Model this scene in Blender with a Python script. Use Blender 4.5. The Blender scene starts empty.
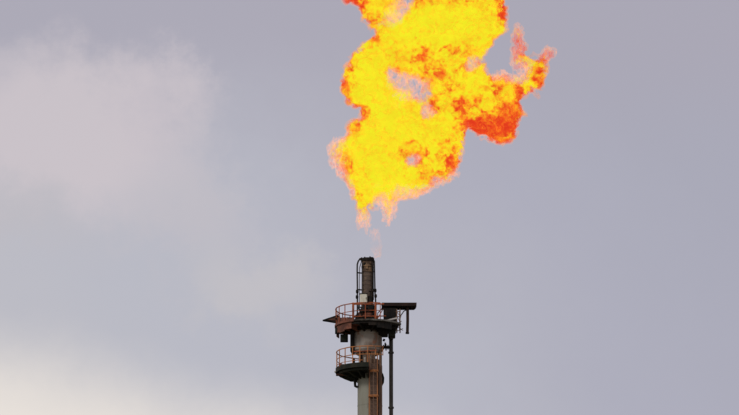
import bpy, bmesh, math, random
import numpy as np
from mathutils import Vector, Matrix

random.seed(7)
scene = bpy.context.scene
COL = scene.collection

# ------------------------------------------------------------------ camera
PW, PH = 739.0, 415.0
F_PX = 4692.0                      # focal length in photo pixels (long telephoto)
PITCH = math.radians(13.49)
CAM = Vector((0.0, -300.0, 1.7))
cam_d = bpy.data.cameras.new('camera')
cam_d.sensor_width = 36.0
cam_d.lens = F_PX * 36.0 / PW
cam_d.clip_start = 1.0
cam_d.clip_end = 60000.0
cam = bpy.data.objects.new('camera', cam_d)
cam.location = CAM
cam.rotation_euler = (math.radians(90) + PITCH, 0, 0)
COL.objects.link(cam)
scene.camera = cam


def at(px, py, y=0.0):
    """world point on the vertical plane Y = y that the photo shows at (px, py)"""
    a = (px - PW / 2) / F_PX
    b = (PH / 2 - py) / F_PX
    dy = math.cos(PITCH) - b * math.sin(PITCH)
    dz = math.sin(PITCH) + b * math.cos(PITCH)
    t = (y - CAM.y) / dy
    return Vector((a * t, y, CAM.z + dz * t))


def X(px): return at(px, 320).x
def Z(py, y=0.0): return at(368.7, py, y).z


S = (at(370, 320) - at(369, 320)).length     # metres in one photo pixel at the stack

# ------------------------------------------------------------------ world
SUN_EL, SUN_AZ = math.radians(34), math.radians(215)     # light comes from the front left


def build_world():
    w = bpy.data.worlds.new('World')
    scene.world = w
    w.use_nodes = True
    nt = w.node_tree
    N, L = nt.nodes, nt.links
    N.clear()
    out = N.new('ShaderNodeOutputWorld')
    bg = N.new('ShaderNodeBackground')
    bg.inputs[1].default_value = 1.0
    L.new(bg.outputs[0], out.inputs[0])

    def m(op, a, b=None, c=None):
        n = N.new('ShaderNodeMath'); n.operation = op
        for i, v in enumerate((a, b, c)):
            if v is None: continue
            if isinstance(v, (int, float)): n.inputs[i].default_value = v
            else: L.new(v, n.inputs[i])
        return n.outputs[0]

    def sm(v, lo, hi):
        n = N.new('ShaderNodeMapRange'); n.interpolation_type = 'SMOOTHSTEP'
        L.new(v, n.inputs[0]); n.inputs[1].default_value = lo; n.inputs[2].default_value = hi
        return n.outputs[0]

    def noise(scale, detail, rough=.5, vec=None, lac=2.0):
        n = N.new('ShaderNodeTexNoise'); n.inputs['Scale'].default_value = scale
        n.inputs['Detail'].default_value = detail; n.inputs['Roughness'].default_value = rough
        L.new(vec, n.inputs['Vector'])
        return n.outputs['Fac']

    def mix(f, a, b):
        n = N.new('ShaderNodeMix'); n.data_type = 'RGBA'
        if isinstance(f, (int, float)): n.inputs[0].default_value = f
        else: L.new(f, n.inputs[0])
        for i, v in ((6, a), (7, b)):
            if isinstance(v, tuple): n.inputs[i].default_value = (*v, 1)
            else: L.new(v, n.inputs[i])
        return n.outputs[2]

    tc = N.new('ShaderNodeTexCoord')
    nrm = N.new('ShaderNodeVectorMath'); nrm.operation = 'NORMALIZE'
    L.new(tc.outputs['Generated'], nrm.inputs[0])
    d = nrm.outputs[0]
    sep = N.new('ShaderNodeSeparateXYZ'); L.new(d, sep.inputs[0])
    el = m('MULTIPLY', m('ARCSINE', sep.outputs[2]), 57.29578)
    az = m('MULTIPLY', m('ARCTAN2', sep.outputs[0], sep.outputs[1]), 57.29578)
    saz = m('SINE', m('DIVIDE', az, 57.29578))
    n1 = noise(14.0, 4, .5, d)
    n2 = noise(64.0, 9, .64, d)
    j1 = m('SUBTRACT', n1, .5); j2 = m('SUBTRACT', n2, .5)

    def lin(c):
        return tuple(((v / 255) / 12.92 if v / 255 <= .04045 else ((v / 255 + .055) / 1.055) ** 2.4) for v in c)

    def ramp(v, lo, hi, stops):
        n = N.new('ShaderNodeMapRange'); L.new(v, n.inputs[0]); n.inputs[1].default_value = lo; n.inputs[2].default_value = hi
        cr = N.new('ShaderNodeValToRGB'); L.new(n.outputs[0], cr.inputs[0])
        els = cr.color_ramp.elements
        els[0].position = 0; els[0].color = (*lin(stops[0][1]), 1)
        els[1].position = 1; els[1].color = (*lin(stops[-1][1]), 1)
        for p, c in stops[1:-1]:
            e = els.new((p - lo) / (hi - lo)); e.color = (*lin(c), 1)
        return cr.outputs[0]
    # the veil of cloud: paler towards the left and the horizon, lavender grey to the right and higher up
    p = m('ADD', m('ADD', el, m('MULTIPLY', saz, 74.5)), m('MULTIPLY', j1, 5.0))
    p = m('ADD', p, m('MULTIPLY', j2, 2.2))
    col = ramp(p, 6.0, 19.0, SKY_RAMP)
    top = m('ADD', el, m('ADD', m('MULTIPLY', j1, 1.2), m('MULTIPLY', j2, .5)))
    col = mix(m('MULTIPLY', sm(top, 13.7, 15.7), .85), col, lin((173, 169, 182)))
    # creamy glow low in the left of the sky
    gl = m('ADD', m('ADD', el, m('MULTIPLY', m('TANH', m('MULTIPLY', saz, 8.0)), 1.6)), m('ADD', m('MULTIPLY', j1, .7), m('MULTIPLY', j2, .5)))
    col = mix(sm(gl, 11.4, 9.8), col, lin((237, 229, 221)))

    # soft banks of brighter, warmer cloud
    def bank(ca, ce, ra, re, lo, hi, amp):
        wa = m('ADD', az, m('MULTIPLY', j2, amp))
        we = m('ADD', el, m('ADD', m('MULTIPLY', j2, amp), m('MULTIPLY', j1, amp)))
        qa = m('POWER', m('ABSOLUTE', m('DIVIDE', m('SUBTRACT', wa, ca), ra)), 2.0)
        qe = m('POWER', m('ABSOLUTE', m('DIVIDE', m('SUBTRACT', we, ce), re)), 2.0)
        return sm(m('SQRT', m('ADD', qa, qe)), hi, lo)
    for (ca, ce, ra, re, lo, hi, amt, amp, c) in SKY_BANKS:
        f = m('MULTIPLY', bank(ca, ce, ra, re, lo, hi, amp), amt)
        col = mix(f, col, lin(c))
    # the rest of the overcast goes on as loose banks of the same kind
    f = m('MULTIPLY', sm(noise(5.5, 6, .55, d), .55, .8), .22)
    col = mix(f, col, lin((188, 180, 187)))
    sky = N.new('ShaderNodeTexSky'); sky.sky_type = 'NISHITA'; sky.sun_disc = False
    sky.sun_elevation = SUN_EL; sky.sun_rotation = SUN_AZ
    sc = N.new('ShaderNodeVectorMath'); sc.operation = 'SCALE'; sc.inputs['Scale'].default_value = 0.07
    L.new(sky.outputs[0], sc.inputs[0])
    col = mix(0.95, sc.outputs[0], col)
    L.new(col, bg.inputs[0])


SKY_RAMP = [(6.0, (191, 190, 198)), (9.0, (188, 188, 198)), (12.0, (186, 186, 197)), (14.0, (181, 180, 192)), (16.0, (176, 175, 189)), (19.0, (172, 171, 185))]
SKY_BANKS = [(-3.9, 14.35, 2.15, 1.15, .35, 1.1, .92, 1.7, (207, 198, 203)),
             (-2.75, 14.8, .85, .7, .2, 1.05, .6, 1.5, (205, 196, 202)),
             (-2.2, 13.6, 1.2, .75, .1, 1.15, .55, 1.8, (200, 193, 198)),
             (-1.4, 12.75, 1.25, .7, .1, 1.1, .8, 1.8, (198, 194, 198)),
             (-4.4, 13.3, 1.6, .7, .0, 1.2, .45, 1.8, (195, 189, 193))]
build_world()

sun_d = bpy.data.lights.new('sun', 'SUN')
sun_d.energy = 1.1
sun_d.angle = math.radians(14)
sun_d.color = (1.0, .95, .88)
sun = bpy.data.objects.new('sun', sun_d)
sdir = Vector((math.sin(SUN_AZ) * math.cos(SUN_EL), math.cos(SUN_AZ) * math.cos(SUN_EL), math.sin(SUN_EL)))
sun.rotation_euler = sdir.to_track_quat('Z', 'Y').to_euler()
sun.location = (-60, -80, 120)
COL.objects.link(sun)

scene.view_settings.view_transform = 'Standard'
scene.view_settings.look = 'None'
scene.view_settings.exposure = 0.0
scene.view_settings.gamma = 1.0
scene.render.engine = 'CYCLES'
scene.cycles.transparent_max_bounces = 96
scene.cycles.max_bounces = 6
scene.cycles.use_denoising = True
scene.cycles.filter_width = 1.9


# ------------------------------------------------------------------ materials
def mat(name, c1, c2=None, scale=3.0, lo=.45, hi=.62, rough=.75, metal=0.0, spec=.25, stretch=(1, 1, 1), bump=.0, c3=None, sc3=9.0, lo3=.6, hi3=.7):
    m = bpy.data.materials.new(name); m.use_nodes = True
    nt = m.node_tree; N, L = nt.nodes, nt.links
    b = N['Principled BSDF']; b.inputs['Roughness'].default_value = rough; b.inputs['Metallic'].default_value = metal; b.inputs['Specular IOR Level'].default_value = spec
    tc = N.new('ShaderNodeNewGeometry')
    mp = N.new('ShaderNodeMapping'); mp.inputs['Scale'].default_value = stretch
    L.new(tc.outputs['Position'], mp.inputs['Vector'])

    def patch(sc, lo, hi, det=7, off=0):
        n = N.new('ShaderNodeTexNoise'); n.inputs['Scale'].default_value = sc; n.inputs['Detail'].default_value = det
        n.inputs['Roughness'].default_value = .65
        n.noise_dimensions = '4D'; n.inputs['W'].default_value = off
        L.new(mp.outputs[0], n.inputs['Vector'])
        r = N.new('ShaderNodeMapRange'); r.interpolation_type = 'SMOOTHSTEP'
        r.inputs[1].default_value = lo; r.inputs[2].default_value = hi
        L.new(n.outputs['Fac'], r.inputs[0])
        return r.outputs[0], n.outputs['Fac']

    def mix(f, a, c):
        x = N.new('ShaderNodeMix'); x.data_type = 'RGBA'
        L.new(f, x.inputs[0])
        for i, v in ((6, a), (7, c)):
            if isinstance(v, tuple): x.inputs[i].default_value = (*v, 1)
            else: L.new(v, x.inputs[i])
        return x.outputs[2]
    f, raw = patch(scale, lo, hi)
    col = mix(f, c1, c2 or tuple(v * .7 for v in c1))
    if c3:
        f3, _ = patch(sc3, lo3, hi3, 5, 4.2)
        col = mix(f3, col, c3)
    L.new(col, b.inputs['Base Color'])
    if bump:
        bp = N.new('ShaderNodeBump'); bp.inputs['Strength'].default_value = bump; bp.inputs['Distance'].default_value = .03
        L.new(raw, bp.inputs['Height']); L.new(bp.outputs[0], b.inputs['Normal'])
    m['_col'] = 0
    return m


M = {}
M['ground'] = mat('dry_ground', (.16, .14, .10), (.22, .20, .14), .15, rough=.95, c3=(.07, .09, .04), sc3=.04, lo3=.5, hi3=.65)
M['rail'] = mat('rusty_orange_rail', (.40, .11, .045), (.15, .05, .03), 2.2, .46, .64, rough=.85)
M['rail2'] = mat('faded_orange_rail', (.52, .21, .075), (.20, .085, .045), 2.0, .46, .64, rough=.85)
M['deck'] = mat('weathered_deck', (.17, .16, .14), (.035, .028, .023), 1.1, .42, .58, rough=.85, bump=.3)
M['deckdark'] = mat('sooty_green_steel', (.018, .021, .016), (.035, .032, .022), 1.4, rough=.75, spec=.12, c3=(.09, .045, .025), sc3=2.2)
M['rust'] = mat('red_rust_sheet', (.22, .085, .055), (.10, .045, .033), 1.9, rough=.9, bump=.3, c3=(.33, .15, .10), sc3=3.1)
M['soot'] = mat('sooty_black_steel', (.013, .012, .011), (.032, .024, .019), 1.8, rough=.75, spec=.12)  # sooty steel, colour deepened further to stand in for shade on undersides
M['canopy'] = mat('sooty_brown_steel', (.024, .016, .014), (.045, .024, .019), 1.3, rough=.8, spec=.12)
M['tip'] = mat('heat_scaled_steel', (.10, .072, .058), (.17, .12, .085), 3.0, rough=.75, stretch=(1, 1, 1.6), bump=.5)
M['tiptop'] = mat('burnt_tan_steel', (.30, .19, .105), (.075, .045, .03), 2.2, .42, .58, rough=.7, bump=.4, c3=(.42, .20, .09), sc3=3.2, lo3=.58, hi3=.68)
M['pipe'] = mat('dark_grey_pipe', (.040, .036, .032), (.024, .02, .018), 1.2, rough=.6, spec=.2)
M['cream'] = mat('cream_cabinet_paint', (.72, .70, .58), (.55, .52, .41), 2.5, rough=.5)
M['drum'] = mat('grey_rusted_vessel', (.36, .325, .29), (.17, .12, .09), .9, .44, .66, rough=.75, stretch=(1, 1, .55), bump=.25, c3=(.30, .13, .07), sc3=1.8, lo3=.55, hi3=.68)
M['neck'] = mat('pale_column_paint', (.46, .44, .38), (.22, .15, .10), 1.4, .45, .6, rough=.7, stretch=(1, 1, .3))
M['brown'] = mat('brown_conduit', (.20, .125, .085), (.13, .075, .05), 1.6, rough=.75, stretch=(1, 1, .3))
M['stringer'] = mat('brown_orange_stringer', (.40, .17, .07), (.22, .105, .06), 1.5, rough=.8, stretch=(1, 1, .3))
M['galv'] = mat('galvanised_cover', (.55, .53, .50), (.38, .33, .28), 2.0, rough=.5)


def column_material():
    """grey green paint with a broad rust stain that runs down below the ladder"""
    m = mat('grey_green_column_paint', (.285, .287, .238), (.23, .22, .17), .9, rough=.65, stretch=(1.6, 1.6, .2), c3=(.15, .125, .09), sc3=1.7, lo3=.60, hi3=.74)
    nt = m.node_tree; N, L = nt.nodes, nt.links
    b = N['Principled BSDF']
    src = b.inputs['Base Color'].links[0].from_socket
    g = N.new('ShaderNodeNewGeometry')
    sp = N.new('ShaderNodeSeparateXYZ'); L.new(g.outputs['Position'], sp.inputs[0])
    mp = N.new('ShaderNodeMapping'); mp.inputs['Scale'].default_value = (2.2, 2.2, .10)
    L.new(g.outputs['Position'], mp.inputs[0])
    n = N.new('ShaderNodeTexNoise'); n.inputs['Scale'].default_value = 1.6; n.inputs['Detail'].default_value = 6
    L.new(mp.outputs[0], n.inputs['Vector'])
    a = N.new('ShaderNodeMath'); a.operation = 'MULTIPLY_ADD'
    L.new(n.outputs['Fac'], a.inputs[0]); a.inputs[1].default_value = .55
    L.new(sp.outputs[0], a.inputs[2])
    r = N.new('ShaderNodeMapRange'); r.interpolation_type = 'SMOOTHSTEP'
    r.inputs[1].default_value = X(367) + .27; r.inputs[2].default_value = X(371.5) + .27
    L.new(a.outputs[0], r.inputs[0])
    x = N.new('ShaderNodeMix'); x.data_type = 'RGBA'
    L.new(r.outputs[0], x.inputs[0]); L.new(src, x.inputs[6]); x.inputs[7].default_value = (.19, .125, .09, 1)
    L.new(x.outputs[2], b.inputs['Base Color'])
    return m


M['column'] = column_material()


# ------------------------------------------------------------------ mesh helpers
def tag(o, label=None, cat=None, group=None, kind=None):
    for k, v in (('label', label), ('category', cat), ('group', group), ('kind', kind)):
        if v: o[k] = v
    return o


def link(name, bm, m, parent=None, smooth=True, origin=None):
    me = bpy.data.meshes.new(name)
    if origin is not None:
        bmesh.ops.translate(bm, verts=bm.verts, vec=-Vector(origin))
    bmesh.ops.recalc_face_normals(bm, faces=bm.faces)
    bm.to_mesh(me); bm.free()
    me.materials.append(m)
    if smooth:
        me.polygons.foreach_set('use_smooth', [True] * len(me.polygons))
        me.set_sharp_from_angle(angle=math.radians(35))
    o = bpy.data.objects.new(name, me)
    if origin is not None: o.location = origin
    COL.objects.link(o)
    if parent: 
        o.parent = parent
    return o


def add_tube(bm, pts, r, seg=10, cap=True, closed=False):
    """swept tube through pts, r a number or one per point"""
    pts = [Vector(p) for p in pts]
    n = len(pts)
    rs = r if isinstance(r, (list, tuple)) else [r] * n
    up = Vector((0, 0, 1))
    prev = None
    rings = []
    for i, p in enumerate(pts):
        a = pts[(i - 1) % n] if (i > 0 or closed) else p
        b = pts[(i + 1) % n] if (i < n - 1 or closed) else p
        t = (b - a).normalized()
        if prev is None:
            u = t.cross(up)
            if u.length < 1e-3: u = t.cross(Vector((0, 1, 0)))
            u.normalize()
        else:
            u = prev - t * prev.dot(t); u.normalize()
        prev = u
        v = t.cross(u)
        rings.append([bm.verts.new(p + (u * math.cos(k * 2 * math.pi / seg) + v * math.sin(k * 2 * math.pi / seg)) * rs[i]) for k in range(seg)])
    for i in range(n if closed else n - 1):
        A, B = rings[i], rings[(i + 1) % n]
        for k in range(seg):
            bm.faces.new((A[k], A[(k + 1) % seg], B[(k + 1) % seg], B[k]))
    if cap and not closed:
        bm.faces.new(rings[0][::-1]); bm.faces.new(rings[-1])


def tube(name, pts, r, m, parent, seg=10, closed=False):
    bm = bmesh.new(); add_tube(bm, pts, r, seg, closed=closed)
    return link(name, bm, m, parent)


def add_lathe(bm, cx, cy, prof, seg=40):
    rings = []
    for r, z in prof:
        if r < 1e-4:
            rings.append([bm.verts.new((cx, cy, z))])
        else:
            rings.append([bm.verts.new((cx + r * math.cos(2 * math.pi * k / seg), cy + r * math.sin(2 * math.pi * k / seg), z)) for k in range(seg)])
    for A, B in zip(rings, rings[1:]):
        for k in range(seg):
            k2 = (k + 1) % seg
            if len(A) == 1 and len(B) == 1: continue
            if len(A) == 1: bm.faces.new((A[0], B[k2], B[k]))
            elif len(B) == 1: bm.faces.new((A[k], A[k2], B[0]))
            else: bm.faces.new((A[k], A[k2], B[k2], B[k]))


def lathe(name, cx, cy, prof, m, parent, seg=40):
    bm = bmesh.new(); add_lathe(bm, cx, cy, prof, seg)
    return link(name, bm, m, parent)


def add_box(bm, x0, x1, y0, y1, z0, z1, bev=.0):
    res = bmesh.ops.create_cube(bm, size=1.0, matrix=Matrix.Translation(((x0 + x1) / 2, (y0 + y1) / 2, (z0 + z1) / 2)) @ Matrix.Diagonal((abs(x1 - x0), abs(y1 - y0), abs(z1 - z0), 1)))
    if bev:
        es = list({e for v in res['verts'] for e in v.link_edges})
        bmesh.ops.bevel(bm, geom=es, offset=bev, segments=2, affect='EDGES')


def box(name, x0, x1, y0, y1, z0, z1, m, parent, bev=.015):
    bm = bmesh.new(); add_box(bm, x0, x1, y0, y1, z0, z1, bev)
    return link(name, bm, m, parent)


def add_prism(bm, poly, y0, y1):
    """poly of (x, z) points extruded from y0 to y1"""
    A = [bm.verts.new((x, y0, z)) for x, z in poly]
    B = [bm.verts.new((x, y1, z)) for x, z in poly]
    bm.faces.new(A); bm.faces.new(B[::-1])
    n = len(A)
    for i in range(n):
        bm.faces.new((A[i], B[i], B[(i + 1) % n], A[(i + 1) % n]))


def prism(name, poly, y0, y1, m, parent):
    bm = bmesh.new(); add_prism(bm, poly, y0, y1)
    return link(name, bm, m, parent)


def pol(cx, cy, r, deg, z):
    """deg: 0 = right, 90 = towards the camera, 180 = left, 270 = behind"""
    a = math.radians(deg)
    return Vector((cx + r * math.cos(a), cy - r * math.sin(a), z))


def arc_pts(cx, cy, r, d0, d1, z, n=24):
    return [pol(cx, cy, r, d0 + (d1 - d0) * i / n, z) for i in range(n + 1)]


def add_sector(bm, cx, cy, r0, r1, d0, d1, z0, z1, n=28):
    rows = []
    for i in range(n + 1):
        d = d0 + (d1 - d0) * i / n
        rows.append([bm.verts.new(pol(cx, cy, r, d, z)) for r, z in ((r0, z0), (r1, z0), (r1, z1), (r0, z1))])
    for A, B in zip(rows, rows[1:]):
        for k in range(4):
            bm.faces.new((A[k], A[(k + 1) % 4], B[(k + 1) % 4], B[k]))
    bm.faces.new(rows[0]); bm.faces.new(rows[-1][::-1])


def sector(name, cx, cy, r0, r1, d0, d1, z0, z1, m, parent, n=28):
    bm = bmesh.new(); add_sector(bm, cx, cy, r0, r1, d0, d1, z0, z1, n)
    return link(name, bm, m, parent)


def part_empty(name, parent, loc=(0, 0, 0)):
    o = bpy.data.objects.new(name, None)
    o.empty_display_size = .3
    COL.objects.link(o)
    o.parent = parent
    return o


# ------------------------------------------------------------------ ground
bm = bmesh.new()
NG = 40
R_ = 24000.0
gv = {}
for i in range(NG + 1):
    for j in range(NG + 1):
        a = (i / NG * 2 - 1); b = (j / NG * 2 - 1)
        x, y = R_ * a * abs(a) ** 1.6, R_ * b * abs(b) ** 1.6
        gv[i, j] = bm.verts.new((x, y, -.02))
for i in range(NG):
    for j in range(NG):
        bm.faces.new((gv[i, j], gv[i + 1, j], gv[i + 1, j + 1], gv[i, j + 1]))
g = link('ground', bm, M['ground'], smooth=False)
tag(g, kind='structure')

# ------------------------------------------------------------------ the stack
AX = X(368.9)                       # the stack's axis
root = bpy.data.objects.new('flare_stack', None)
COL.objects.link(root)
tag(root, 'tall grey green gas flare stack with rusty platforms, ladder and dark burner tip', 'flare stack')

RC = 12.3 * S
AXC = X(369.9)
lathe('column', AXC, 0, [(0, -.01), (RC * 1.9, -.01), (RC * 1.9, .35), (RC * 1.5, .4), (RC, 6.0), (RC, Z(376)), (RC, Z(366)), (.62, Z(363.5)), (.60, Z(360)), (0, Z(360))], M['column'], root, 64)
for py in (372.5, 406):             # welded girth bands
    lathe('girth_band', AXC, 0, [(RC - .05, Z(py) - .03), (RC + .012, Z(py) - .03), (RC + .012, Z(py) + .03), (RC - .05, Z(py) + .03)], M['column'], root, 64)
lathe('column_neck', X(367.0), 0, [(.55, Z(363)), (.55, Z(353)), (0, Z(353))], M['neck'], root, 48)

# gas seal vessel below the upper platform
CXD = X(367.8)
RD = 14.2 * S
drum = lathe('seal_vessel', CXD, 0, [(0, Z(356)), (.60, Z(355.5)), (.82, Z(354)), (RD, Z(351)), (RD, Z(334)), (.8, Z(329)), (.5, Z(326)), (.46, Z(318)), (0, Z(318))], M['drum'], root, 64)
for py in (350.6, 335.2):
    lathe('weld_band', CXD, 0, [(RD - .04, Z(py) - .045), (RD + .03, Z(py) - .045), (RD + .03, Z(py) + .045), (RD - .04, Z(py) + .045)], M['drum'], drum, 64)
tube('side_duct', [at(352.3, 330, -.5), at(352.3, 351, -.5), at(353.6, 354.5, -.4)], [.135, .135, .09], M['soot'], drum, 14)
for px in (362.5, 366.5, 372.0, 374.4):
    tube('standpipe', [at(px, 342, -.72) if px > 370 else at(px, 352, -.72), at(px, 367, -.72)], .055 if px < 377 else .075, M['brown'], root, 10)
tube('drain_pipe', [at(361.2, 351, -.8), at(361.2, 367, -.8)], .06, M['soot'], root, 8)

# ------------------------------------------------------------------ burner tip
CT = X(367.5)
tip = lathe('flare_tip', CT, 0, [(.335, Z(306)), (.345, Z(272.5)), (.32, Z(272.5)), (.32, Z(306))], M['tip'], root, 40)
lathe('burner_head', CT, 0, [(.30, Z(272.6)), (.385, Z(272.6)), (.385, Z(271.2)), (.345, Z(271.0)), (.345, Z(267.4)), (.40, Z(267.2)), (.40, Z(265.8)), (.355, Z(265.5)), (.365, Z(261.5)), (.32, Z(261.5)), (.30, Z(272.6))], M['tiptop'], tip, 40)
lathe('lip_ring', CT, 0, [(.31, Z(261.7)), (.42, Z(261.7)), (.45, Z(259.9)), (.42, Z(258.6)), (.31, Z(258.6)), (.31, Z(261.7))], M['soot'], tip, 40)
for k in range(7):                   # flame retention lugs round the lip
    a = k * 360 / 7 + 14
    c = pol(CT, 0, .40, a, Z(258.3))
    box('retention_lug', c.x - .045, c.x + .045, c.y - .045, c.y + .045, c.z - .10, c.z + .02 + .03 * (k % 2), M['soot'], tip)
for k, py in enumerate((276.5, 281, 285.5, 290)):
    lathe('shell_seam', CT, 0, [(.33, Z(py) - .014), (.358, Z(py) - .014), (.358, Z(py) + .014), (.33, Z(py) + .014)], M['tip'], tip, 40)
# burnt patches hanging on the head: deflector plates
for k, (a, py, w) in enumerate(((60, 263.5, .16), (120, 265, .14), (95, 269.2, .12), (150, 268, .12))):
    c = pol(CT, 0, .385, a, Z(py))
    box('deflector_plate', c.x - w / 2, c.x + w / 2, c.y - .03, c.y + .03, c.z - .09, c.z + .09, M['soot'] if k % 2 else M['tiptop'], tip)
# pilot and steam pipes that climb beside the tip and bend in over the lip
pl = [(357.4, 318), (357.4, 300), (357.4, 285), (357.2, 270), (357.3, 264.5), (358.2, 261.3), (359.6, 259.3), (361.8, 258.3), (364.5, 258.6)]
tube('pilot_pipe', [at(x, y, -.12) for x, y in pl], .05, M['pipe'], tip, 10)
pl = [(375.6, 322), (375.6, 300), (375.0, 292), (374.6, 275), (374.4, 266), (374.3, 261.2), (373.0, 259.3), (370.5, 258.8)]
tube('pilot_pipe', [at(x, y, -.12) for x, y in pl], .05, M['pipe'], tip, 10)
tube('igniter_pipe', [at(x, y, .20) for x, y in ((373.2, 300), (373.0, 280), (372.8, 262), (371.9, 257.6))], .05, M['soot'], tip, 8)
tube('igniter_pipe', [at(x, y, .25) for x, y in ((359.4, 304), (359.4, 282), (359.6, 268), (361.8, 260))], .026, M['pipe'], tip, 8)
tube('pilot_nozzle', [at(371.7, 260.5, -.2), at(371.9, 257.2, -.2)], [.07, .085], M['soot'], tip, 10)
tube('pilot_nozzle', [at(360.7, 260.2, -.2), at(360.3, 258.2, -.2)], [.06, .075], M['soot'], tip, 10)
for py, xa, xb in ((272.6, 357, 363), (272.0, 371, 375), (289.5, 357, 363), (290.0, 371, 375.4)):
    tube('pipe_clamp', [at(xa, py, -.12), at(xb, py + (.6 if xa < 360 else -.6), -.12)], .045, M['soot'], tip, 8)
for px, py in ((357.2, 291.5), (357.0, 297.0), (375.2, 290.5), (375.6, 296.0)):
    p = at(px, py, -.14)
    lathe('pipe_joint', p.x, p.y, [(0, p.z - .11), (.075, p.z - .11), (.09, p.z - .05), (.09, p.z + .05), (.075, p.z + .11), (0, p.z + .11)], M['soot'], tip, 12)
tube('steam_pipe', [at(x, y, -.33) for x, y in ((372.7, 303), (372.7, 285), (372.5, 268), (371.6, 261.5))], .05, M['soot'], tip, 8)
tube('steam_pipe', [at(x, y, -.30) for x, y in ((362.2, 294), (362.2, 280), (362.3, 262.5))], .035, M['pipe'], tip, 8)
# lower barrel, its flange and bolts
barrel = lathe('tip_barrel', X(367.3), 0, [(.31, Z(302.0)), (.40, Z(303.5)), (.40, Z(313)), (.40, Z(319)), (0, Z(319))], M['tip'], root, 40)
for py, r in ((313.6, .60), (315.6, .60), (317.8, .68)):
    lathe('flange', X(367.3), 0, [(.38, Z(py) - .05), (r, Z(py) - .05), (r, Z(py) + .05), (.38, Z(py) + .05)], M['rust'], barrel, 40)
for k in range(14):
    c = pol(X(367.3), 0, .54, k * 360 / 14 + 5, 0)
    tube('flange_bolt', [(c.x, c.y, Z(313.6) + .10), (c.x, c.y, Z(315.6) - .11)], .025, M['soot'], barrel, 6)
# cream junction cabinet strapped to the barrel, dark valve gear beside it
a, b = at(360.1, 293.8, -.75), at(367.2, 303.2, -.75)
cab = box('junction_cabinet', a.x, b.x, -.75, -.42, b.z, a.z, M['cream'], root, .02)
box('cabinet_door', a.x + .04, b.x - .04, -.768, -.75, b.z + .05, a.z - .05, M['cream'], cab, .006)
box('cabinet_hood', a.x - .03, b.x + .03, -.79, -.42, a.z + .002, a.z + .035, M['soot'], cab, .008)
tube('cabinet_handle', [at(366.2, 297, -.79), at(366.2, 299.2, -.79)], .015, M['soot'], cab, 6)
a, b = at(368.2, 295.5, -.6), at(372.2, 303.5, -.6)
valve = box('valve_block', a.x, b.x, -.6, -.33, b.z, a.z, M['soot'], root, .04)
tube('valve_stem', [at(370.5, 296, -.5), at(370.8, 290.8, -.5)], .045, M['soot'], valve, 8)
tube('valve_wheel', [at(370.8, 291.2, -.5) + Vector((.13 * math.cos(t * math.pi / 8), .13 * math.sin(t * math.pi / 8), 0)) for t in range(16)], .02, M['soot'], valve, 6, closed=True)
tube('impulse_line', [at(368, 304, -.55), at(366.5, 308.5, -.6), at(362.5, 310, -.6), at(361, 318, -.5)], .035, M['soot'], root, 8)
tube('impulse_line', [at(372, 303, -.5), at(373.4, 307, -.55), at(373.2, 318, -.5)], .045, M['soot'], root, 8)

for pts, r, m_ in ((((359.2, 303), (359.0, 309), (361.5, 313), (361.5, 320)), .055, 'soot'), (((371.5, 304), (374.2, 306), (374.4, 312), (371.5, 316), (371.5, 321)), .06, 'soot'),
                   (((357.4, 307), (364, 307.6), (372, 306.8)), .05, 'pipe'), (((360, 311.5), (374.5, 310.6)), .045, 'soot'), (((364.5, 304), (364.5, 312)), .07, 'soot'), (((355, 319.5), (360, 317), (375, 318)), .06, 'soot'),
                   (((346, 321), (347, 317.5), (352, 318), (357.4, 316.5)), .035, 'pipe'), (((377.5, 321), (377.8, 313), (381.5, 309)), .03, 'pipe')):
    tube('utility_pipe', [at(x, y, -.62) for x, y in pts], r, M[m_], root, 8)
for x0_, x1_, y0_, y1_ in ((368.5, 373.6, 305.5, 309.8), (359.4, 363.2, 308.8, 312.6), (355.2, 358.8, 314.5, 320.5)):
    a, b = at(x0_, y0_, -.72), at(x1_, y1_, -.72)
    o = box('valve_box', a.x, b.x, -.74, -.5, b.z, a.z, M['soot'], root, .03)
    tube('valve_box_gland', [((a.x + b.x) / 2, -.62, a.z - .01), ((a.x + b.x) / 2, -.62, a.z + .09)], .04, M['soot'], o, 8)

# ------------------------------------------------------------------ upper platform
RU = 33.5 * S
ZU = Z(326.6)                        # deck level, seen edge-on at its left end
HR = 17.0 * S / math.cos(math.radians(12))
up = part_empty('upper_platform', root)
sector('deck', AX, 0, .62, RU, 20, 292, ZU - .06, ZU, M['deck'], up, 60)
sector('edge_beam', AX, 0, RU - .004, RU + .05, 20, 116, ZU - .05, ZU + .06, M['deck'], up, 30)
sector('edge_beam', AX, 0, RU - .004, RU + .05, 116.5, 292, ZU - .07, ZU + .07, M['rust'], up, 40)
# rust-red shield plates on the left rim, lower and lower towards the front
for k in range(5):
    d0 = 184 - k * 13.5
    bm = bmesh.new()
    rows = []
    for t in range(5):
        d = d0 - 13.0 * t / 4
        h = max(.08, .64 - .52 * (184 - d) / 67) + .03 * (k % 2)
        rows.append([bm.verts.new(pol(AX, 0, r, d, z)) for r, z in ((RU - .10, ZU + .01), (RU - .07, ZU + .01), (RU - .07, ZU + h), (RU - .10, ZU + h))])
    for A, B in zip(rows, rows[1:]):
        for q_ in range(4): bm.faces.new((A[q_], A[(q_ + 1) % 4], B[(q_ + 1) % 4], B[q_]))
    bm.faces.new(rows[0]); bm.faces.new(rows[-1][::-1])
    link('shield_plate', bm, M['rust'], up)
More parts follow.
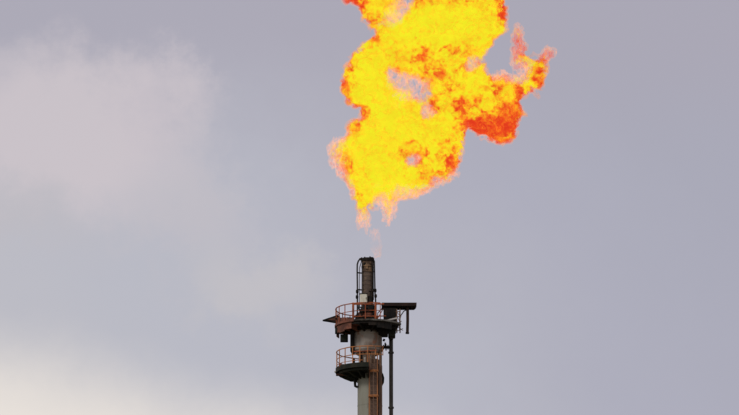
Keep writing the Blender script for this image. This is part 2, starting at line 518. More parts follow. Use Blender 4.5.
# skirt plates hung from the rim: rust-red on the left, near-black in front, standing in for shade under the deck
for k in range(5):
    d0 = 122 + k * 16.5
    sector('skirt_plate', AX, 0, RU - .07 - .02 * (k % 2), RU - .04 - .02 * (k % 2), d0, d0 + 16.2, ZU - .50 - .05 * ((k * 2) % 3), ZU - .071, M['rust'] if k != 3 else M['soot'], up, 5)
for k in range(5):
    d0 = 46 + k * 15
    sector('skirt_plate', AX, 0, RU - .09 - .02 * (k % 2), RU - .06 - .02 * (k % 2), d0, d0 + 14.7, ZU - (.52, .48, .34, .19, .22)[k], ZU - .071, M['soot'], up, 5)
# rusty underside plating and the ring of brackets that carries it
sector('soffit_plate', AX, 0, 1.0, RU - .12, 118, 290, ZU - .14, ZU - .07, M['rust'], up, 40)
sector('soffit_plate', AX, 0, .98, RU - .10, 20, 116, ZU - .15, ZU - .07, M['soot'], up, 30)
for d in (25, 52, 80, 108, 135, 160, 185, 210, 240, 270):
    bm = bmesh.new()
    u = Vector((math.cos(math.radians(d)), -math.sin(math.radians(d)), 0)); n = Vector((-u.y, u.x, 0)) * .05
    pr = [(.86, ZU - .155), (RU - .10, ZU - .155), (RU - .10, ZU - .27), (1.25, ZU - .42), (.86, ZU - .55)]
    A = [bm.verts.new(Vector((AX, 0, z)) + u * r + n) for r, z in pr]; B = [bm.verts.new(Vector((AX, 0, z)) + u * r - n) for r, z in pr]
    bm.faces.new(A); bm.faces.new(B[::-1])
    for i in range(5): bm.faces.new((A[i], B[i], B[(i + 1) % 5], A[(i + 1) % 5]))
    link('bracket', bm, M['rust'] if 120 < d < 250 and d != 185 else M['soot'], up)
sector('ring_girder', AX, 0, 1.05, 1.13, 0, 360, ZU - .40, ZU - .16, M['soot'], up, 48)
# guard rail
RR = RU - .02
tube('top_rail', arc_pts(AX, 0, RR, 70, 262, ZU + HR, 60), .036, M['rail'], up, 8)
tube('mid_rail', arc_pts(AX, 0, RR, 70, 262, ZU + HR * .55, 60), .024, M['rail'], up, 8)
for d in (70, 78.5, 96, 117.5, 136, 153, 168, 184, 200, 217, 235, 252):
    tube('guard_post', [pol(AX, 0, RR, d, ZU), pol(AX, 0, RR, d, ZU + HR)], .045 if d in (78.5, 117.5) else .027, M['rail'], up, 8)
# heavier corner stanchions either side of the tip
for px in (353.2, 375.6):
    p = at(px, 303.5, -1.55)
    box('corner_stanchion', p.x - .07, p.x + .07, -1.62, -1.48, ZU - .10, p.z + .05, M['rail'], up, .01)
p, q = at(353.2, 304.2, -1.55), at(384, 304.0, -1.55)
tube('cross_rail', [p, q], .045, M['rail'], up, 8)
p, q = at(353.2, 316.5, -1.55), at(386, 316.0, -1.55)
tube('cross_rail', [p, q], .035, M['rail'], up, 8)
p, q = at(375.6, 322, -1.55), at(383, 309, -1.55)
tube('brace', [p, q], .028, M['rail'], up, 8)

# pointed outrigger at the far left
pr = [(at(322.6, 320.5, -.2)), at(336.8, 315.8, -.2), at(340, 316.4, -.2), at(340, 323.2, -.2), at(334.5, 322.4, -.2), at(329, 321.4, -.2)]
og = prism('outrigger_arm', [(v.x, v.z) for v in pr], -.42, .05, M['soot'], root)
prism('stiffener_plate', [(at(328, 320.2, -.2).x, at(328, 320.4, -.2).z), (X(338), Z(317.5, -.2)), (X(338), Z(321.5, -.2))], -.45, -.421, M['rust'], og)
tube('outrigger_pin', [at(336, 318.6, -.44) , at(336, 318.6, -.52)], .06, M['soot'], og, 10)

# fittings that hang under the left half
for x0, x1, y0, y1, dy, m_ in ((340.3, 348.0, 334.2, 341.2, -.5, 'soot'), (335.0, 341.5, 327.5, 333.0, -.6, 'soot')):
    a, b = at(x0, y0, dy), at(x1, y1, dy)
    o = box('hanging_box', a.x, b.x, dy, dy + .4, b.z, a.z, M[m_], root, .02)
    box('lid_plate', a.x + .03, b.x - .03, dy - .015, dy + .002, b.z + .04, a.z - .04, M['deckdark'], o, .004)
    tube('hanger_rod', [((a.x + b.x) / 2, dy + .2, a.z - .02), ((a.x + b.x) / 2, dy + .2, a.z + .45)], .04, M['soot'], o, 8)

# ------------------------------------------------------------------ right-hand bay under the heat shield roof
bay = part_empty('equipment_bay', root)
zb = ZU
x0, x1 = X(380), X(397.5)
box('deck', x0, x1, -.95, .75, zb - .09, zb + .003, M['deck'], bay, .01)
for y in (-.93, .60):
    box('deck_beam', X(372), X(396), y, y + .12, zb - .34, zb - .092, M['soot'], bay, .01)
a, b = at(384.4, 308.6, -.55), at(397.0, 321.2, -.55)
cabx = box('equipment_cabinet', a.x, b.x, -.55, .35, zb + .005, a.z + .05, M['soot'], bay, .025)
for k in range(2):
    w = (b.x - a.x) / 2
    box('cabinet_door', a.x + w * k + .02, a.x + w * (k + 1) - .02, -.572, -.55, zb + .08, a.z - .05, M['soot'], cabx, .006)
    tube('door_handle', [(a.x + w * k + (.32 if k == 0 else .06), -.60, zb + .40), (a.x + w * k + (.32 if k == 0 else .06), -.60, zb + .56)], .014, M['soot'], cabx, 6)
p, q = at(386, 320.4, -.97), at(397, 318.2, -.97)
pt = [(p.x, p.z - .05), (q.x, q.z - .05), (q.x, q.z + .05), (p.x, p.z + .03)]
prism('cover_strip', pt, -1.05, -.965, M['galv'], bay)
a, b = at(378.5, 324.5, -.75), at(388, 334.5, -.75)
o = box('duct_box', a.x, b.x, -.75, .2, b.z, a.z, M['soot'], bay, .03)
a, b = at(388.2, 323.5, -.70), at(395.3, 336.2, -.70)
o = box('motor_box', a.x, b.x, -.70, .1, b.z, a.z, M['deckdark'], bay, .03)
for k in range(5):
    z = a.z - (a.z - b.z) * (k + .8) / 6.0
    box('cooling_fin', a.x + .04, b.x - .04, -.73, -.70, z - .02, z + .02, M['soot'], o, .004)
tube('box_foot', [at(391, 336, -.4), at(391, 339.5, -.4)], .15, M['soot'], bay, 12)
# small railing at the bay's right end
for px in (396.8, 400.0):
    tube('guard_post', [at(px, 333, -.75), at(px, 309, -.75)], .036, M['brown'], bay, 8)
    tube('guard_post', [at(px - .4, 330, .55), at(px - .4, 311, .55)], .03, M['brown'], bay, 8)
for py in (311.5, 316.5, 322.5, 326.0, 330.5):
    tube('rail', [at(395.5, py + .4, -.75), at(400.6, py - .3, -.75)], .028, M['brown'], bay, 8)
for (xa, ya, xb, yb) in ((396.8, 316, 400, 322), (396.8, 326, 401.6, 321), (397, 312, 400, 316), (397.5, 331, 403, 328.5), (398, 327, 403, 330.5)):
    tube('lattice_bar', [at(xa, ya, -.74), at(xb, yb, -.74)], .022, M['brown'], bay, 6)
# roof: dark heat shield of plates on a frame
roof = part_empty('heat_shield_roof', root)
zr = Z(306.4)
xa, xb = X(381.6), X(416.6)
prism('roof_plate', [(xa, zr + .02), (xb - .05, zr + .02), (xb, zr + .10), (xb, zr + .12), (xa, zr + .12)], -.62, .62, M['canopy'], roof)
for y in (-.66, .58):
    prism('roof_beam', [(xa - .02, zr - .10), (xb - .16, zr - .10), (xb - .03, zr + .019), (xa - .02, zr + .019)], y, y + .08, M['canopy'], roof)
for k in range(7):
    x = xa + .1 + (xb - xa - .45) * k / 6
    box('purlin', x, x + .07, -.575, .575, zr - .09, zr + .017, M['canopy'], roof, .006)
tube('roof_post', [at(384.2, 308, -.5), (X(384.2), -.5, zb)], .05, M['soot'], roof, 8)
tube('roof_post', [at(396.4, 308, .45), (X(396.4), .45, zb)], .05, M['soot'], roof, 8)
tube('hanging_post', [at(407.6, 308.0, -.3), at(407.7, 320, -.3), at(407.4, 333.2, -.3)], .095, M['canopy'], roof, 12)
tube('post_shoe', [at(407.4, 332.2, -.3), at(407.3, 333.8, -.3)], .12, M['soot'], roof, 12)
tube('brace', [at(407.2, 309.6, -.3), at(403.8, 311.2, -.3), at(401.0, 315.2, -.3), at(400.2, 318, -.3)], .032, M['canopy'], roof, 8)

# ------------------------------------------------------------------ riser pipe on the right
riser = tube('riser_pipe', [(X(391), -.1, 0), (X(391), -.1, Z(360)), (X(391), -.1, Z(334))], 2.0 * S, M['pipe'], root, 24)
for py in (353, 337.5, 408):
    p = Vector((X(391), -.1, Z(py)))
    lathe('pipe_flange', p.x, p.y, [(.10, p.z - .05), (.185, p.z - .05), (.185, p.z + .05), (.10, p.z + .05)], M['pipe'], riser, 20)
link_z = Z(347.6)
tube('branch_pipe', [(X(380), -.15, link_z), (X(391), -.1, link_z)], .10, M['soot'], riser, 12)
for xx in (383.6, 386.0, 388.0):
    tube('branch_flange', [(X(xx) - .035, -.13, link_z), (X(xx) + .035, -.13, link_z)], .22 if xx == 386 else .16, M['soot'], riser, 14)
tube('branch_valve_stem', [(X(385.2), -.14, link_z), (X(385.2), -.14, link_z + .30)], .05, M['soot'], riser, 8)
tube('valve_cap', [(X(383.4), -.14, Z(341.5)), (X(384.4), -.14, Z(339.5))], .07, M['soot'], riser, 8)
for z in range(10, int(Z(395)), 9):
    tube('pipe_guide', [(AX + RC - .05, -.08, z), (X(391), -.1, z)], .05, M['pipe'], riser, 8)

# ------------------------------------------------------------------ lower platform
RL = 32.6 * S
ZL = Z(370.2)
lo = part_empty('lower_platform', root)
sector('deck', AX, 0, RC + .03, RL, 90, 262, ZL - .05, ZL, M['deckdark'], lo, 40)
sector('edge_beam', AX, 0, RL - .004, RL + .04, 90, 262, ZL - .20, ZL + .10, M['deckdark'], lo, 40)
sector('walk_plate', AX, 0, RC + .05, RL - .15, 92, 260, ZL - .34, ZL - .051, M['deckdark'], lo, 40)
for d in (92, 112, 134, 158, 182, 210, 240):
    bm = bmesh.new()
    u = Vector((math.cos(math.radians(d)), -math.sin(math.radians(d)), 0)); n = Vector((-u.y, u.x, 0)) * .05
    pr = [(RC - .02, ZL - .345), (RL - .16, ZL - .345), (RL - .30, ZL - .42), (RL - .75, ZL - .62), (RC - .02, ZL - .68)]
    A = [bm.verts.new(Vector((AX, 0, z)) + u * r + n) for r, z in pr]; B = [bm.verts.new(Vector((AX, 0, z)) + u * r - n) for r, z in pr]
    bm.faces.new(A); bm.faces.new(B[::-1])
    for i in range(5): bm.faces.new((A[i], B[i], B[(i + 1) % 5], A[(i + 1) % 5]))
    link('bracket', bm, M['deckdark'], lo)
a, b = at(336.0, 367.2, -.35), at(345.5, 374.6, -.35)
box('end_box', a.x, b.x, -.5, .1, b.z, ZL - .352, M['rust'], lo, .02)
tube('lamp_stub', [at(334.6, 372.2, -.2), at(337, 371.2, -.2)], [.07, .05], M['galv'], lo, 10)
HL = 17.6 * S / math.cos(math.radians(12))
tube('top_rail', arc_pts(AX, 0, RL - .02, 64, 258, ZL + HL, 60), .034, M['rail2'], lo, 8)
tube('mid_rail', arc_pts(AX, 0, RL - .02, 64, 258, ZL + HL * .55, 60), .025, M['rail2'], lo, 8)
tube('low_rail', arc_pts(AX, 0, RL - .02, 100, 258, ZL + HL * .22, 50), .022, M['rail2'], lo, 8)
for d in (64.5, 78, 92, 106, 120, 137, 155, 171, 187, 204, 222, 240, 256):
    z0 = ZL if d > 90 else ZL + HL * .5
    tube('guard_post', [pol(AX, 0, RL - .02, d, z0), pol(AX, 0, RL - .02, d, ZL + HL)], .028, M['rail2'], lo, 8)
tube('gate_bar', [pol(AX, 0, RL - .02, 118, ZL + HL * .72), pol(AX, 0, RL - .02, 76, ZL + HL * .76)], .045, M['rail'], lo, 8)
tube('rail_return', [pol(AX, 0, RL - .02, 64, ZL + HL), (X(381), -.4, ZL + HL)], .032, M['rail2'], lo, 8)
for px, dy, w, h, m_ in ((340.5, -1.0, .20, .16, 'rust'), (354.0, -1.7, .16, .30, 'soot'), (361.5, -1.5, .14, .50, 'soot'), (364.8, -1.6, .12, .42, 'galv')):
    c = Vector((X(px), dy, ZL))
    box('deck_fitting', c.x - w / 2, c.x + w / 2, dy - .10, dy + .10, ZL + .002, ZL + .10 + h, M[m_], lo, .02)
# hook-shaped stay under the deck and hoop on the other side
stay = tube('under_stay', [at(355.0, 376, -.3), at(355.0, 383, -.3), at(355.2, 386, -.3), at(357.8, 387.2, -.3)], .085, M['soot'], lo, 10)
tube('under_stay', [at(357.0, 376, -.2), at(357.0, 380.5, -.2)], .06, M['soot'], lo, 10)
tube('side_hoop', [at(379.5, 372.5, -.4), at(382.3, 374.2, -.3), at(383.3, 378, -.25), at(383.0, 382.5, -.25), at(381.6, 385.2, -.3), at(379.5, 386, -.4)], .07, M['soot'], lo, 8)
tube('side_hoop', [at(379.5, 380.5, -.45), at(381.6, 381.6, -.4), at(381.6, 384.6, -.4), at(379.5, 385.2, -.45)], .055, M['rust'], lo, 8)

# ------------------------------------------------------------------ ladder
lad = part_empty('ladder', root)
yl = -(RC + .22)
xl0, xl1 = X(369.4), X(377.4)
ztop = Z(353, yl)
for x in (xl0, xl1):
    tube('stringer', [(x, yl, .3), (x, yl, ztop)], .042, M['stringer'], lad, 8)
bm = bmesh.new(); add_tube(bm, [(xl0, yl, 0), (xl1, yl, 0)], .020, 6); rung0 = link('rung', bm, M['brown'], lad)
z = .6; first = True
rung_zs = []
while z < ztop:
    rung_zs.append(z); z += .30
rung_zs = rung_zs[::-1]
for i, z in enumerate(rung_zs):
    o = rung0 if i == 0 else rung0.copy()
    if i:
        COL.objects.link(o); o.parent = lad
    o.location.z = z
hoop_c = ((xl0 + xl1) / 2, yl)
hr = (xl1 - xl0) / 2 + .04


def hoop(z, m):
    pts = [(hoop_c[0] + hr * math.cos(t), yl - .62 * math.sin(t), z) for t in [math.pi * k / 14 for k in range(15)]]
    tube('cage_hoop', pts, .036, m, lad, 8)


def fl(py): return Z(py, yl)


for py in (370.3, 395.3, 420):
    hoop(fl(py) - .10, M['rail2'])
    box('ladder_bracket', xl0 - .06, xl1 + .06, yl - .03, yl + .20, fl(py) - .09, fl(py) + .05, M['rail2'], lad, .01)
for z in [fl(420) - 1.6 * k for k in range(1, 38)]:
    if z > 3: hoop(z, M['brown'])
for t in (.5,):
    x = hoop_c[0] + hr * math.cos(math.pi * t); y = yl - .62 * math.sin(math.pi * t)
    tube('cage_bar', [(x, y, 3.0), (x, y, fl(371))], .018, M['brown'], lad, 6)
tube('cable_conduit', [(X(380.4), -.42, .3), (X(380.4), -.42, Z(350))], .095, M['brown'], root, 10)
tube('cable_conduit', [(X(378.4), -.72, .3), (X(378.4), -.72, Z(366))], .04, M['soot'], root, 8)


# ------------------------------------------------------------------ the flame
def build_flame():
    VX = 1.25                                    # voxel, photo pixels
    u0, u1, v0, v1, w1 = 324.0, 562.0, -62.0, 260.0, 44.0
    us = np.arange(u0, u1, VX); vs = np.arange(v0, v1, VX); ws = np.arange(-w1, w1, VX)
    U, V = np.meshgrid(us, vs, indexing='ij')
    nu, nv, nw = len(us), len(vs), len(ws)
    outlines = [
        # main body
        [(378, 31), (372, 37), (366, 41), (362, 46), (358, 52), (352, 58), (346, 65), (343, 75), (342, 85), (343, 95), (348, 102), (355, 107), (363, 109),
         (363, 118), (356, 119), (350, 123), (346, 129), (343, 138), (335, 143), (332, 151), (334, 162), (340, 171), (345, 177), (350, 186), (354, 196), (357, 206),
         (360, 214), (361, 222), (363, 228), (365, 219), (368, 223), (370, 212), (374, 205), (377, 201), (381, 202), (385, 211), (388, 223), (390, 213), (393, 210), (396, 206),
         (397, 200), (400, 194), (404, 197), (410, 195), (418, 196), (425, 193), (430, 187), (433, 182), (440, 184), (448, 181), (456, 173), (461, 163), (462, 148), (463, 134), (466, 127), (470, 124),
         (472, 130), (477, 137), (486, 138), (494, 141), (503, 143), (512, 141), (516, 133), (516, 123), (520, 118), (527, 117), (520, 112), (520, 104),
         (523, 95), (530, 89), (535, 91), (538, 96), (541, 88), (544, 76), (547, 64), (553, 50), (547, 49), (541, 55), (535, 60), (529, 52), (524, 44), (522, 33), (518, 26), (515, 32), (515, 44),
         (513, 54), (511, 64), (515, 67), (522, 66), (528, 70), (524, 78), (516, 78), (508, 77), (500, 75), (494, 78), (490, 72), (486, 64), (479, 62),
         (485, 57), (490, 48), (494, 37), (500, 34), (505, 31), (507, 20), (507, 8), (503, -6), (496, -20), (486, -34), (470, -44), (452, -38), (440, -26), (426, -12), (414, -3), (411, 4), (408, 12), (401, 18),
         (392, 22), (384, 25)],
        # upper left lobe
        [(344, -2), (344, 4), (351, 5), (359, 8), (361, 14), (363, 20), (367, 25), (376, 28), (388, 25), (396, 20), (402, 14), (399, 8), (402, 2), (398, -8), (390, -16), (378, -26), (362, -22), (350, -14)],
        # thin streak over the tip
        [(373.6, 232), (373, 236), (374, 240), (375.5, 236), (375, 232)],
        [(376, 246), (375.5, 250), (377, 254), (378.6, 250), (378, 246)],
    ]
    holes = [
        [(389, 74), (392, 71), (396, 71), (399, 75), (398, 81), (395, 83), (391, 80)],
        [(399, 79), (404, 77), (412, 78), (418, 80), (424, 86), (427, 93), (425, 98), (419, 98), (413, 94), (406, 92), (400, 88)],
        [(423, 110), (427, 106), (432, 108), (433, 113), (429, 116), (425, 115)],
        [(409, 161), (412, 157), (417, 158), (419, 162), (415, 165), (411, 165)],
        [(357, 111), (361, 110), (364, 114), (363, 118), (358, 118)],
        [(468, 65), (471, 61), (475, 60), (473, 66), (469, 70)],
    ]

    def sdf(poly):
        P = np.array(poly, float); Q = np.roll(P, -1, 0)
        dmin = np.full(U.shape, 1e9); ins = np.zeros(U.shape, bool)
        for (ax, ay), (bx, by) in zip(P, Q):
            ex, ey = bx - ax, by - ay
            t = np.clip(((U - ax) * ex + (V - ay) * ey) / (ex * ex + ey * ey), 0, 1)
            dmin = np.minimum(dmin, np.hypot(U - ax - t * ex, V - ay - t * ey))
            c = ((ay > V) != (by > V))
            with np.errstate(divide='ignore', invalid='ignore'):
                xi = ax + (V - ay) / (ey if ey else 1e-9) * ex
            ins ^= c & (U < xi)
        return np.where(ins, dmin, -dmin)
    d2 = sdf(outlines[0])
    for o in outlines[1:]: d2 = np.maximum(d2, sdf(o))
    for h in holes: d2 = np.minimum(d2, np.maximum(-sdf(h) - 1.2, -2.4))

    def blur2(a, sig):
        fu = np.fft.fftfreq(a.shape[0])[:, None]; fv = np.fft.fftfreq(a.shape[1])[None, :]
        return np.real(np.fft.ifft2(np.fft.fft2(a) * np.exp(-2 * (math.pi * sig) ** 2 * (fu * fu + fv * fv))))
    # how thick the flame is near here: the widest inscribed circle in the neighbourhood
    dil = np.maximum(d2, 0)
    for _ in range(9):
        m = dil.copy()
        m[1:] = np.maximum(m[1:], dil[:-1]); m[:-1] = np.maximum(m[:-1], dil[1:])
        m[:, 1:] = np.maximum(m[:, 1:], dil[:, :-1]); m[:, :-1] = np.maximum(m[:, :-1], dil[:, 1:])
        dil = m
    RLc = np.clip(blur2(dil, 4.0) * 1.25, 4.0, 30.0)
    rng = np.random.default_rng(11)

    def noise3(lo, hi, beta, vs_=.93):
        """band-limited turbulent noise, wavelengths lo to hi in photo pixels, unit variance"""
        k = [np.fft.fftfreq(n, VX) for n in (nu, nv)] + [np.fft.rfftfreq(nw, VX)]
        kk = np.sqrt(k[0][:, None, None] ** 2 + (k[1] / max(vs_, .05) if vs_ < .5 else k[1] * vs_)[None, :, None] ** 2 + k[2][None, None, :] ** 2)
        A = np.where(kk > 0, np.maximum(kk, 1e-6) ** (-beta / 2), 0)
        A *= np.exp(-(kk * lo * .5) ** 4) * (1 - np.exp(-(kk * hi) ** 4))
        f = np.fft.rfftn(rng.standard_normal((nu, nv, nw)).astype(np.float32)) * A
        r = np.fft.irfftn(f, s=(nu, nv, nw)).astype(np.float32)
        return r / r.std()
    big = noise3(14, 60, 3.0)
    wa = noise3(6, 46, 3.0); wb = noise3(6, 46, 3.0)
    stk = noise3(3, 24, 2.6, .3)
    spk = noise3(3.0, 12, 2.2)
    pat = noise3(4.0, 34, 3.4)
    tur = noise3(3.2, 30, 3.4)
    fine = noise3(2.6, 8, 2.0)
    W0 = (big[:, :, nw // 2] * 5.0)
    def spots(lst):
        a = np.zeros(U.shape)
        for x, y, rx, ry, amt in lst:
            a = np.maximum(a, np.minimum(amt, amt * 1.8 * np.exp(-(((U - x) / rx) ** 2 + ((V - y) / ry) ** 2))))
        return a
    # cooler, redder gas; thin unburnt-looking wisps
    cool = spots([(490, 129, 22, 14, 1.3), (508, 120, 13, 20, 1.05), (506, 96, 16, 14, .62), (484, 108, 14, 16, .6), (538, 76, 7, 11, 1.0), (524, 90, 12, 9, .7), (498, 86, 20, 10, .5), (519, 46, 8, 22, .62), (545, 58, 9, 9, .9),
                  (350, 3, 18, 10, .8), (366, 10, 16, 16, .52), (382, 0, 16, 9, .62), (405, 57, 20, 8, .60), (424, 54, 12, 8, .62), (436, 84, 20, 16, .54), (444, 104, 18, 11, .52), (462, 110, 12, 14, .56), (398, 66, 12, 7, .55),
                  (374, 44, 7, 14, .55), (352, 62, 7, 9, .58), (346, 95, 7, 15, .58), (360, 112, 11, 9, .85), (503, 8, 8, 24, .56), (470, 1, 44, 6, .46), (428, 2, 18, 6, .55),
                  (412, 152, 18, 13, .54), (440, 148, 18, 13, .46), (454, 165, 13, 12, .54), (344, 168, 10, 22, .5), (400, 40, 14, 8, .44), (455, 48, 22, 9, .46), (470, 60, 14, 10, .42), (432, 66, 22, 8, .46), (352, 128, 10, 10, .55), (430, 176, 20, 9, .5)])
    wisp = spots([(338, 156, 12, 24, 1.0), (349, 190, 6, 12, .6), (363, 222, 8, 9, .9), (388, 214, 10, 14, .9), (380, 194, 8, 12, .8), (400, 190, 14, 8, .9), (418, 190, 16, 8, .8), (440, 184, 14, 6, .7),
                  (394, 12, 12, 12, 1.0), (402, 0, 8, 14, .9), (508, 76, 16, 8, .9), (517, 40, 8, 26, .6), (518, 68, 12, 8, .9), (374, 240, 8, 20, 1.0), (550, 52, 8, 8, .6), (404, 96, 14, 5, .8), (434, 82, 7, 7, .6),
                  (398, 102, 8, 6, .7), (472, 65, 6, 7, .8), (456, 178, 10, 7, .6), (391, 86, 6, 5, .6), (400, 80, 5, 7, .9), (411, 87, 15, 10, .9), (394, 77, 7, 7, .8), (428, 111, 6, 6, .8), (414, 161, 6, 5, .8), (384, 205, 8, 10, .9), (395, 203, 6, 7, .5), (348, 140, 6, 12, .6)])
    solid = spots([(385, 85, 26, 40, 1.0), (440, 28, 50, 16, 1.0), (385, 150, 24, 46, 1.0), (430, 125, 26, 18, .6), (475, 85, 14, 26, .5)])

    # the outline wanders through the depth of the flame
    I0, J0 = np.meshgrid(np.arange(nu), np.arange(nv), indexing='ij')
    AMP = np.clip(RLc / 14.0, .3, 1.0)[:, :, None] * 3.3 / VX
    Iw = np.clip(np.rint(I0[:, :, None] + wa * AMP), 0, nu - 1).astype(np.int32)
    Jw = np.clip(np.rint(J0[:, :, None] + wb * AMP), 0, nv - 1).astype(np.int32)
    D3 = d2[Iw, Jw]; R3 = RLc[Iw, Jw]
    # folds and curls in the colour of the gas
    Ic = np.clip(np.rint(I0[:, :, None] + wb * 5.5 / VX), 0, nu - 1).astype(np.int32)
    Jc = np.clip(np.rint(J0[:, :, None] + wa * 5.5 / VX), 0, nv - 1).astype(np.int32)
    Kc = np.broadcast_to(np.arange(nw)[None, None, :], Ic.shape)
    pat = pat[Ic, Jc, Kc]
    fold = noise3(9, 44, 3.2)[Ic, Jc, Kc]

    def soft(a):
        for ax in range(3):
            a = a * .5 + (np.roll(a, 1, ax) + np.roll(a, -1, ax)) * .25
        return a
    pat, fold = soft(pat) * 1.1, soft(fold)
    D3, R3 = soft(D3), soft(R3)
    Wg = ws[None, None, :] - W0[:, :, None]
    q = np.maximum(R3 - D3, 0)
    f = R3 - np.sqrt(q * q + Wg * Wg)
    thin = np.clip(RLc / 16.0, .35, 1.0)[:, :, None]
    bil = 1.0 - np.abs(tur) * 1.25                      # cauliflower billows
    f = f + (bil * 3.2 + tur * 1.9 + fine * .5 - 1.0) * thin + stk * (wisp * 2.6)[:, :, None]
    f[[0, -1]] = -9; f[:, [0, -1]] = -9; f[:, :, [0, -1]] = -9

    # ---- surface nets
    def nets(field, level):
        g = field - level
        ins = g > 0
        cs = [(i, j, k) for i in (0, 1) for j in (0, 1) for k in (0, 1)]
        cnt = np.zeros((nu - 1, nv - 1, nw - 1), np.int8)
        for i, j, k in cs:
            cnt += ins[i:nu - 1 + i, j:nv - 1 + j, k:nw - 1 + k]
        act = (cnt > 0) & (cnt < 8)
        ix = np.argwhere(act)
        idx = np.full(act.shape, -1, np.int64); idx[act] = np.arange(len(ix))
        acc = np.zeros((len(ix), 3)); num = np.zeros(len(ix))
        for a in range(8):
            for ax in range(3):
                c0 = np.array(cs[a])
                if c0[ax]: continue
                c1 = c0.copy(); c1[ax] = 1
                p0, p1 = ix + c0, ix + c1
                g0 = g[p0[:, 0], p0[:, 1], p0[:, 2]]; g1 = g[p1[:, 0], p1[:, 1], p1[:, 2]]
                mm = (g0 > 0) != (g1 > 0)
                t = np.where(mm, g0 / np.where(mm, g0 - g1, 1), 0)[:, None]
                acc += np.where(mm[:, None], c0 + (c1 - c0) * t, 0); num += mm
        pos = ix + acc / num[:, None]
        quads = []
        for ax in range(3):
            sl0 = [slice(None)] * 3; sl1 = [slice(None)] * 3
            sl0[ax] = slice(0, -1); sl1[ax] = slice(1, None)
            ch = ins[tuple(sl0)] != ins[tuple(sl1)]
            e = np.argwhere(ch)
            b, c = [x for x in range(3) if x != ax]
            e = e[(e[:, b] > 0) & (e[:, c] > 0) & (e[:, b] < (nu, nv, nw)[b] - 1) & (e[:, c] < (nu, nv, nw)[c] - 1)]
            flip = ins[e[:, 0], e[:, 1], e[:, 2]]
            qd = []
            for ob, oc in ((0, 0), (-1, 0), (-1, -1), (0, -1)):
                ee = e.copy(); ee[:, b] += ob; ee[:, c] += oc
                qd.append(idx[ee[:, 0], ee[:, 1], ee[:, 2]])
            qd = np.stack(qd, 1)
            qd[flip] = qd[flip][:, ::-1]
            quads.append(qd)
        quads = np.concatenate(quads)
        # drop crumbs
        lab = np.arange(len(pos))
        ed = np.concatenate([quads[:, [0, 1]], quads[:, [1, 2]], quads[:, [2, 3]], quads[:, [3, 0]]])
        while True:
            old = lab.copy()
            mn = np.minimum(lab[ed[:, 0]], lab[ed[:, 1]])
            np.minimum.at(lab, ed[:, 0], mn); np.minimum.at(lab, ed[:, 1], mn)
            lab = lab[lab]; lab = lab[lab]
            if (lab == old).all(): break
        size = np.bincount(lab, minlength=len(pos))
        keep = size[lab] >= 60
        quads = quads[keep[quads[:, 0]]]
        remap = np.cumsum(keep) - 1
        return pos[keep], remap[quads]

    uc, vc = 425.0, 115.0
    org = at(uc, vc, 0.0)
    el = math.atan2(org.z - CAM.z, org.y - CAM.y)
    sf = (at(uc + 1, vc) - at(uc, vc)).length
    flame = bpy.data.objects.new('flame', None)
    COL.objects.link(flame)
    flame.location = org
    flame.rotation_euler = (el, 0, 0)
    tag(flame, 'billowing yellow and orange gas flame burning above the flare stack', 'flame')

    fm = bpy.data.materials.new('burning_gas'); fm.use_nodes = True
    nt = fm.node_tree; N, L = nt.nodes, nt.links; N.clear()
    out = N.new('ShaderNodeOutputMaterial'); add = N.new('ShaderNodeAddShader'); tr = N.new('ShaderNodeBsdfTransparent'); em = N.new('ShaderNodeEmission')
    at1 = N.new('ShaderNodeAttribute'); at1.attribute_name = 'glow'
    at2 = N.new('ShaderNodeAttribute'); at2.attribute_name = 'clear'
    L.new(at1.outputs['Color'], em.inputs[0]); L.new(at2.outputs['Color'], tr.inputs[0])
    L.new(tr.outputs[0], add.inputs[0]); L.new(em.outputs[0], add.inputs[1]); L.new(add.outputs[0], out.inputs['Surface'])
    fm.cycles.emission_sampling = 'NONE'

    heat_x = [0, .22, .42, .6, .78, 1.0]
    heat_c = np.array([(.70, .02, .012), (.82, .06, .012), (.90, .19, .014), (.90, .42, .015), (.86, .76, .016), (.83, .885, .018)])

    def shell(name, field, level, alpha, gain, hbias, fringe=None):
        pos, quads = nets(field, level)
        P = np.stack([(u0 + pos[:, 0] * VX - uc) * sf, (-w1 + pos[:, 2] * VX) * sf, -(v0 + pos[:, 1] * VX - vc) * sf], 1)
        ii = np.clip(np.rint(pos).astype(int), 0, np.array([nu, nv, nw]) - 1)
        i, j, k = ii.T
        cl, wi, so = cool[i, j], wisp[i, j], solid[i, j]
        t, fi, bg = tur[i, j, k], fine[i, j, k], big[i, j, k]
        rim = np.clip(1 - d2[i, j] / 9.0, 0, 1)
        fleck = np.clip(pat[i, j, k] * .95 + spk[i, j, k] * .26 + np.clip(np.abs(t) - .9, 0, 2) * .5 - .78 + bg * .34 + np.minimum(cl, .55) * 2.1 + rim * .45 - so * .80, 0, 2.2)
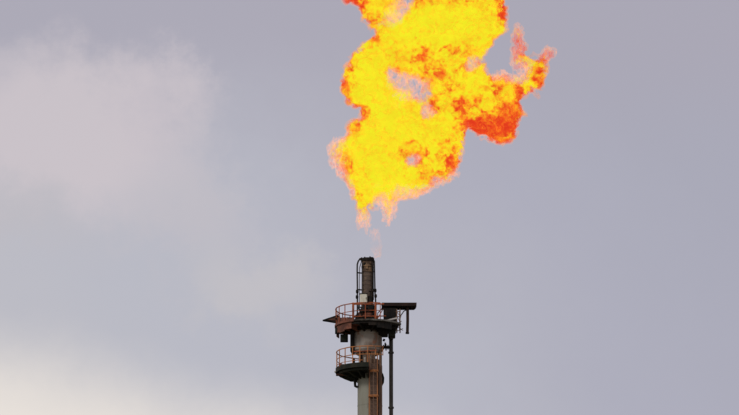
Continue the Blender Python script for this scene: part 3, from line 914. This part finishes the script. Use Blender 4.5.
        h = 1.04 - np.clip(cl - .42, 0, 1) * .82 - fleck * .36 - np.clip(.42 - np.abs(fold[i, j, k]), 0, 1) * .85 * (1 - .6 * so) + hbias + np.clip(bg, -1, 1) * .04 - np.clip(pat[i, j, k], -2, 2) * .20 * np.clip(cl - .3, 0, .6)
        h = np.clip(h, 0, 1)
        C = np.stack([np.interp(h, heat_x, heat_c[:, c]) for c in range(3)], 1)
        faint = 1 - .94 * np.exp(-(((uc + P[:, 0] / sf - 375) / 12) ** 2 + ((vc - P[:, 2] / sf - 244) / 14) ** 2))
        al = alpha * (1 - .55 * wi) * faint
        if fringe is not None:
            C = C * .0 + np.array(fringe)
            E = C * gain * ((1 + .25 * np.clip(t, -1.5, 1.5)) * faint)[:, None]
        else:
            E = C * (al * gain)[:, None]
        me = bpy.data.meshes.new(name)
        n, m = len(P), len(quads)
        me.vertices.add(n); me.vertices.foreach_set('co', P.astype(np.float32).ravel())
        me.loops.add(m * 4); me.loops.foreach_set('vertex_index', quads.astype(np.int32).ravel())
        me.polygons.add(m); me.polygons.foreach_set('loop_start', np.arange(0, m * 4, 4, dtype=np.int32))
        me.update(calc_edges=True)
        a = me.attributes.new('glow', 'FLOAT_COLOR', 'POINT')
        a.data.foreach_set('color', np.concatenate([E, np.ones((n, 1))], 1).astype(np.float32).ravel())
        a = me.attributes.new('clear', 'FLOAT_COLOR', 'POINT')
        T = np.repeat((1 - al)[:, None], 3, 1)
        a.data.foreach_set('color', np.concatenate([T, np.ones((n, 1))], 1).astype(np.float32).ravel())
        me.materials.append(fm)
        o = bpy.data.objects.new(name, me); COL.objects.link(o); o.parent = flame
        print('FLAME', name, n, m, flush=True)
        return o
    w3 = wisp[:, :, None]
    shell('flame_core', f - w3 * 9, 4.0, 1.0, 1.0, .04)
    shell('flame_body', f - w3 * 5, 2.0, .45, 1.0, -.05)
    shell('flame_edge', f - w3 * .8, .4, .24, 1.22, -.34)
    shell('flame_fringe', f + 1.6 + w3 * 1.2, .0, .085, .10, 0, fringe=(1.0, .30, .02))


build_flame()
